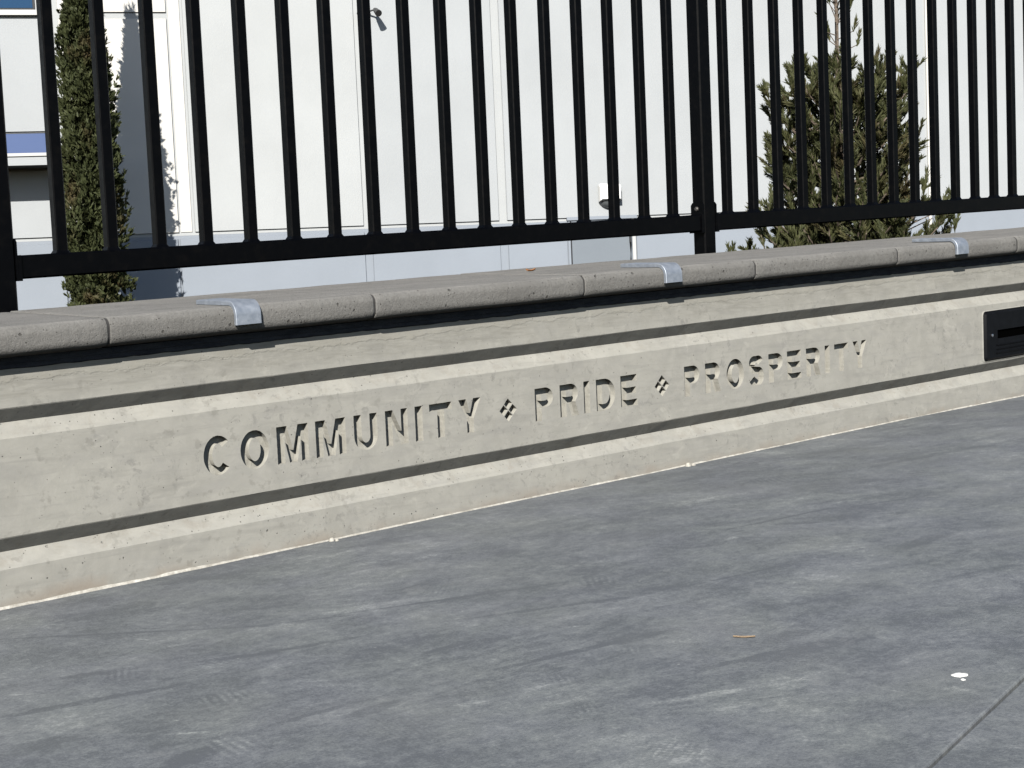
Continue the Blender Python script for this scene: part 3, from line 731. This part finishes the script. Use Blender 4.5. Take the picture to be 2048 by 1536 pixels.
# wall pack lamp over the door
wl = tag(empty('wall_lamp', fp(1.67, 0, 1.33)), 'white box wall lamp with dark curved lens above the grey door', 'wall lamp')
M_LW = mat_plain('white_enamel', (.86,.86,.84), .35)
m = MB(); n_ = 12; v = []
for (o_, zb, zt, w_) in ((.026,1.43,1.70,.165),(.10,1.435,1.705,.175),(.15,1.45,1.68,.170),(.175,1.47,1.64,.15)):
    v += [fp(1.67-w_,o_,zb),fp(1.67+w_,o_,zb),fp(1.67+w_,o_,zt-.02),fp(1.67+w_-.02,o_,zt),fp(1.67-w_+.02,o_,zt),fp(1.67-w_,o_,zt-.02)]
m.add(v, [(k*6+i, k*6+(i+1)%6, (k+1)*6+(i+1)%6, (k+1)*6+i) for k in range(3) for i in range(6)] + [tuple(range(18,24)), tuple(range(5,-1,-1))])
m.build('housing', M_LW, wl, smooth=30)
m = MB(); v = []
for (zz, w_, o_) in ((1.432,.165,.155),(1.40,.155,.145),(1.365,.12,.12),(1.335,.06,.08)):
    v += [fp(1.67+w_*math.cos(R(a)), .026+(o_-.026)*math.sin(R(a)), zz) for a in range(0, 181, 18)]
m.add(v, [(k*11+i, k*11+i+1, (k+1)*11+i+1, (k+1)*11+i) for k in range(3) for i in range(10)] + [tuple(range(33,44))])
m.build('lens', mat_plain('smoked_lens', (.10,.11,.115), .2), wl, smooth=40)
# twin spot on the facade
ts = tag(empty('twin_spotlight', fp(-1.98, 0, 4.2)), 'small dark twin spotlight mounted high on the facade', 'spotlight')
M_TS = mat_plain('dark_bronze', (.03,.03,.032), .4)
m = MB(); m.tube([fp(-1.98,.02,4.30), fp(-1.98,.06,4.30)], .06, 12); m.build('wall_plate', M_TS, ts, smooth=40)
for s_ in (-1, 1):
    m = MB(); m.tube([fp(-1.98,.06,4.30), fp(-1.98+s_*.08,.14,4.32), fp(-1.98+s_*.11,.17,4.31)], .012, 6); ar = m.build('arm', M_TS, ts, smooth=40)
    m = MB(); m.tube([fp(-1.98+s_*.105,.15,4.335), fp(-1.98+s_*.115,.19,4.31), fp(-1.98+s_*.135,.29,4.25)], [.022,.038,.052], 12); m.build('lamp_head', M_TS, ar, smooth=40)

# ------------------------------------------------------------------ trees
M_BARK = mat_plain('grey_brown_bark', (.13,.105,.085), .9, vary=.35, vs=30, bs=.6, bsc=60, bd=.01, spec=.1)
M_CYP = mat_leaf('cypress_foliage', (.028,.036,.014), (.052,.060,.024), (.095,.064,.033), .36)
M_PINE = mat_leaf('pine_needles', (.034,.042,.019), (.066,.070,.029), (.105,.078,.04), .38)
rng = random.Random(11)
def needles(V, F, p, d, L, wdt, n, spread, rr):
    """tuft of narrow blades round direction d"""
    d = d.normalized(); a = d.orthogonal().normalized(); b = d.cross(a)
    for i in range(n):
        th = rr.uniform(0, 6.283); sp = spread*math.sqrt(rr.random())
        dd = (d + (a*math.cos(th)+b*math.sin(th))*sp).normalized()
        s0 = p + d*rr.uniform(-.2, .5)*L
        sd = dd.cross(Vector((rr.gauss(0,1), rr.gauss(0,1), rr.gauss(0,1)))).normalized()*wdt*rr.uniform(.7,1.3)
        l = L*rr.uniform(.6, 1.15); k = len(V)
        mid = s0+dd*l*.55
        V += [s0-sd*.35, s0+sd*.35, mid+sd*.5, s0+dd*l, mid-sd*.5]
        F.append((k, k+1, k+2, k+3, k+4))
def raw(name, V, F, mat, parent, kind='stuff'):
    off = parent.location; me = bpy.data.meshes.new(name)
    me.from_pydata([tuple(v-off) for v in V], [], F); me.materials.append(mat); me.update()
    o = link(name, me, parent); o['kind'] = kind; return o
# cypress by the white panel
CB = Vector(fp(-6.04, 1.62, -1)); CTOP = 5.42
cy = tag(empty('cypress_tree', CB), 'tall narrow cypress with brownish green foliage before the white wall panel', 'tree')
m = MB(); m.tube([CB+Vector((0,0,z)) for z in (0, 1.5, 3.5, 6.1)], [.09,.07,.045,.01], 8); m.build('trunk', M_BARK, cy, smooth=40)
V, F = [], []
def crad(z): return float(np.interp(z, [-.9,-.3,.3,1.0,2.2,3.2,4.0,4.5,4.75,5.0,5.2,5.42], [.30,.40,.42,.40,.39,.35,.25,.14,.10,.07,.03,.005]))
for i in range(3900):
    z = -.9 + (CTOP+.9)*rng.random()
    if z > CTOP or rng.random() > .25 + crad(z)/.36: continue
    r = crad(z)*.93; th = rng.uniform(0, 6.283)
    lobe = nz(math.cos(th)*1.5+5, math.sin(th)*1.5, z*2.3); fine = nz(math.cos(th)*3.6, math.sin(th)*3.6, z*5.5)
    bump_ = 1 + .24*lobe + .20*fine
    if fine < -.28 and rng.random() < .75: bump_ *= .72          # dark hollows between the plumes
    q = r*bump_*(rng.uniform(.80, 1.0) if rng.random() < .62 else rng.uniform(.15, .8))
    if rng.random() < .015: q *= 1.22
    p = Vector((CB.x+q*math.cos(th), CB.y+q*math.sin(th), z))
    out_ = Vector((math.cos(th), math.sin(th), 0))
    d = (out_*rng.uniform(.15,.7) + Vector((rng.gauss(0,.18), rng.gauss(0,.18), 1))).normalized()
    base = p - d*.05
    for k in range(4):
        dd = (d + Vector((rng.gauss(0,.4), rng.gauss(0,.4), rng.gauss(0,.25)))).normalized()
        needles(V, F, base + Vector((rng.gauss(0,.03), rng.gauss(0,.03), rng.gauss(0,.035))), dd, rng.uniform(.05,.085), .021 if q > .75*r else .034, 10, .6, rng)
for i in range(40):                                  # wispy leader
    z = CTOP - .5*rng.random(); needles(V, F, Vector((CB.x+rng.gauss(0,.03), CB.y+rng.gauss(0,.03), z)), Vector((rng.gauss(0,.25), rng.gauss(0,.25), 1)), .12, .012, 10, .3, rng)
raw('crown', V, F, M_CYP, cy)
# pine
PB = Vector((12.955, 7.475, -1))
pn = tag(empty('pine_tree', PB), 'young bushy pine with upright needle shoots beyond the fence', 'tree')
m = MB(); m.tube([PB+Vector((0,0,0)), PB+Vector((.02,0,1.4)), PB+Vector((-.03,.02,2.9)), PB+Vector((-.02,.01,3.9)), PB+Vector((-.04,0,4.5))], [.085,.065,.04,.02,.008], 8); m.build('trunk', M_BARK, pn, smooth=40)
V, F = [], []; bw = MB()
def prad(z): return float(np.interp(z, [-.6,0,.4,.9,1.4,1.8,2.1,2.3], [.90,1.02,.98,.80,.74,.67,.50,.28]))
def shoot(p, d, L, n=46):
    st = 4
    for k in range(st):
        q = p + d*L*k/st
        needles(V, F, q, d, .075*rng.uniform(.85,1.15), .0118, n//st, .58, rng)
rv = Vector((rt.x, rt.y, 0)).normalized()
for i in range(190):
    zb = -.75 + 3.0*(i/190)**1.35; th = i*2.39996 + rng.uniform(-.3,.3)
    o_ = Vector((math.cos(th), math.sin(th), 0)); rr = prad(zb)*rng.uniform(.62, 1.12)
    lift = rng.uniform(.25,.60)*rr + .08
    p0 = Vector((PB.x-.02, PB.y, zb-.15)); p1 = p0 + o_*rr*.55 + Vector((0,0,lift*.35)); p2 = p0 + o_*rr*.92 + Vector((0,0,lift)); p3 = p2 + o_*.06 + Vector((rng.gauss(0,.03), rng.gauss(0,.03), .22))
    pts = [p0, p0.lerp(p1,.5)+Vector((0,0,.02)), p1, p1.lerp(p2,.5), p2, p3]
    bw.tube(pts, [.018,.015,.012,.009,.007,.004], 5, False)
    for k in range(17):
        f = rng.uniform(.22, 1.0); j = f*(len(pts)-1.001); a = int(j); q = pts[a].lerp(pts[a+1], j-a)
        d = (Vector((0,0,1))*rng.uniform(.6,1.2) + o_*rng.uniform(0,.6) + Vector((rng.gauss(0,.45), rng.gauss(0,.45), rng.gauss(0,.1)))).normalized()
        L = rng.uniform(.10, .26)
        tip = q + d*L; bw.tube([q, tip], [.004,.003], 4, False)
        shoot(q + d*L*.1, d, L*.9, 64)
    shoot(p2, (p3-p2).normalized(), (p3-p2).length*1.1, 52)
for k in range(26):                                   # leader candles
    z = rng.uniform(2.7, 3.35); th = rng.uniform(0,6.28); o_ = Vector((math.cos(th), math.sin(th), 0)); q = Vector((PB.x-.03, PB.y, z-.15))
    e = q + o_*rng.uniform(.08,.26)*(3.6-z) + Vector((0,0,rng.uniform(.05,.2))); bw.tube([q, e], [.006,.004], 4, False)
    shoot(e, (Vector((0,0,1))+o_*.25).normalized(), rng.uniform(.1,.2), 44)
shoot(Vector((PB.x-.04, PB.y, 3.35)), Vector((0,0,1)), .3, 60)
for (du, zz) in ((-1.12,.62),(-1.02,.55),(-1.2,.50),(1.0,1.02),(1.08,1.12),(.93,.95),(1.15,.85),(1.05,.66)):      # outlying tips
    e = PB + rv*du; e.z = zz-.1; s0 = Vector((PB.x, PB.y, zz-.45)); bw.tube([s0, s0.lerp(e,.6)+Vector((0,0,-.02)), e], [.014,.009,.004], 5, False)
    for k in range(4): shoot(e + Vector((rng.gauss(0,.05), rng.gauss(0,.05), rng.uniform(-.06,.05))), Vector((rng.gauss(0,.35), rng.gauss(0,.35), 1)).normalized(), rng.uniform(.1,.17), 44)
bw.build('branches', M_BARK, pn, fix=False)
raw('crown', V, F, M_PINE, pn)

# ------------------------------------------------------------------ litter
M_LEAF = mat_plain('dry_leaf_orange', (.30,.125,.045), .7, vary=.3, vs=200)
M_TWIG = mat_plain('dry_pod_tan', (.25,.185,.12), .7, vary=.35, vs=250)
def leaf(name, c, L, wd, ang, curl, mat, lab, cat, zfn):
    m = MB(); v = []; n = 8
    for i in range(n+1):
        f = i/n*2-1; w_ = wd*(1-abs(f)**2.2)+.0006; lift = curl*(f*f) + .001
        for s_ in (-1, 0, 1):
            lx, ly = f*L, s_*w_
            x = c[0]+lx*math.cos(ang)-ly*math.sin(ang); y = c[1]+lx*math.sin(ang)+ly*math.cos(ang)
            v.append((x, y, zfn(x, y) + lift + abs(s_)*wd*.55))
    m.add(v, [(i*3+k, i*3+k+1, i*3+k+4, i*3+k+3) for i in range(n) for k in range(2)])
    b = MB(); b.v = list(m.v) + [(p[0], p[1], p[2]-.0009) for p in m.v]; N = len(m.v)
    edge = [i*3 for i in range(n+1)] + [i*3+2 for i in range(n, -1, -1)]
    b.f = m.f + [tuple(N+i for i in reversed(f)) for f in m.f] + [(edge[i], edge[(i+1)%len(edge)], N+edge[(i+1)%len(edge)], N+edge[i]) for i in range(len(edge))]
    o = b.build(name, mat, smooth=60); tag(o, lab, cat); return o
capz = lambda x, y: CT(y) + SLOPE*x
flz = lambda x, y: gz(x)
leaf('dry_leaf', (2.565, .285), .013, .0055, -.35, .004, M_LEAF, 'small curled orange dry leaf lying on the wall cap', 'leaf', capz)
leaf('seed_pod', (1.685, -1.209), .0165, .0022, -.95, .0012, M_TWIG, 'slim tan seed pod lying on the dark plaza floor', 'seed pod', flz)
M_DROP = mat_plain('white_plaster', (.80,.80,.77), .8, vary=.1, vs=120)
def blob(name, c, r, h, mat, lab, cat, grp, zfn, sq=1.0, ang=0):
    m = MB(); v = []; n = 14
    for k, (rr, hh) in enumerate(((1.0,-.0004),(.92,.45),(.6,.9),(.2,1.0))):
        for i in range(n):
            a = 6.283*i/n; q = r*rr*(1+.28*nz(math.cos(a)*1.7+c[0]*50, math.sin(a)*1.7, c[1]*30))
            lx, ly = q*math.cos(a), q*math.sin(a)*sq
            x = c[0]+lx*math.cos(ang)-ly*math.sin(ang); y = c[1]+lx*math.sin(ang)+ly*math.cos(ang)
            v.append((x, y, zfn(x, y) + (h*hh if k else -.0004) + (.0006*nz(x*400, y*400) if k else 0)))
    m.add(v, [(k*n+i, k*n+(i+1)%n, (k+1)*n+(i+1)%n, (k+1)*n+i) for k in range(3) for i in range(n)] + [tuple(range(3*n, 4*n))])
    tag(m.build(name, mat, smooth=50), lab, cat, grp)
blob('plaster_splat', (1.717,-1.560), .0115, .0016, M_DROP, 'bright white plaster splat on the plaza floor near the slab joint', 'splat', None, flz, .8, -.6)
blob('plaster_splat', (1.703,-1.575), .0035, .0010, M_DROP, 'tiny white plaster crumb beside the bright white splat', 'splat', None, flz)
for cx, cyy, rr, wd in ((1.733,-.011,.0065,'larger'),(1.740,-.020,.004,'smaller')):
    blob('mortar_crumb', (cx, cyy), rr, rr*1.1, M_BEAD, wd+' pale mortar crumb at the wall foot below the word COMMUNITY', 'crumb', 'mortar crumbs at the wall foot', flz)
for cx, cyy, rr, wd in ((2.812,-.012,.009,'larger'),(2.826,-.016,.006,'smaller')):
    blob('mortar_crumb', (cx, cyy), rr, rr, M_BEAD, wd+' pale mortar crumb at the wall foot below the word PROSPERITY', 'crumb', 'mortar crumbs at the wall foot', flz)
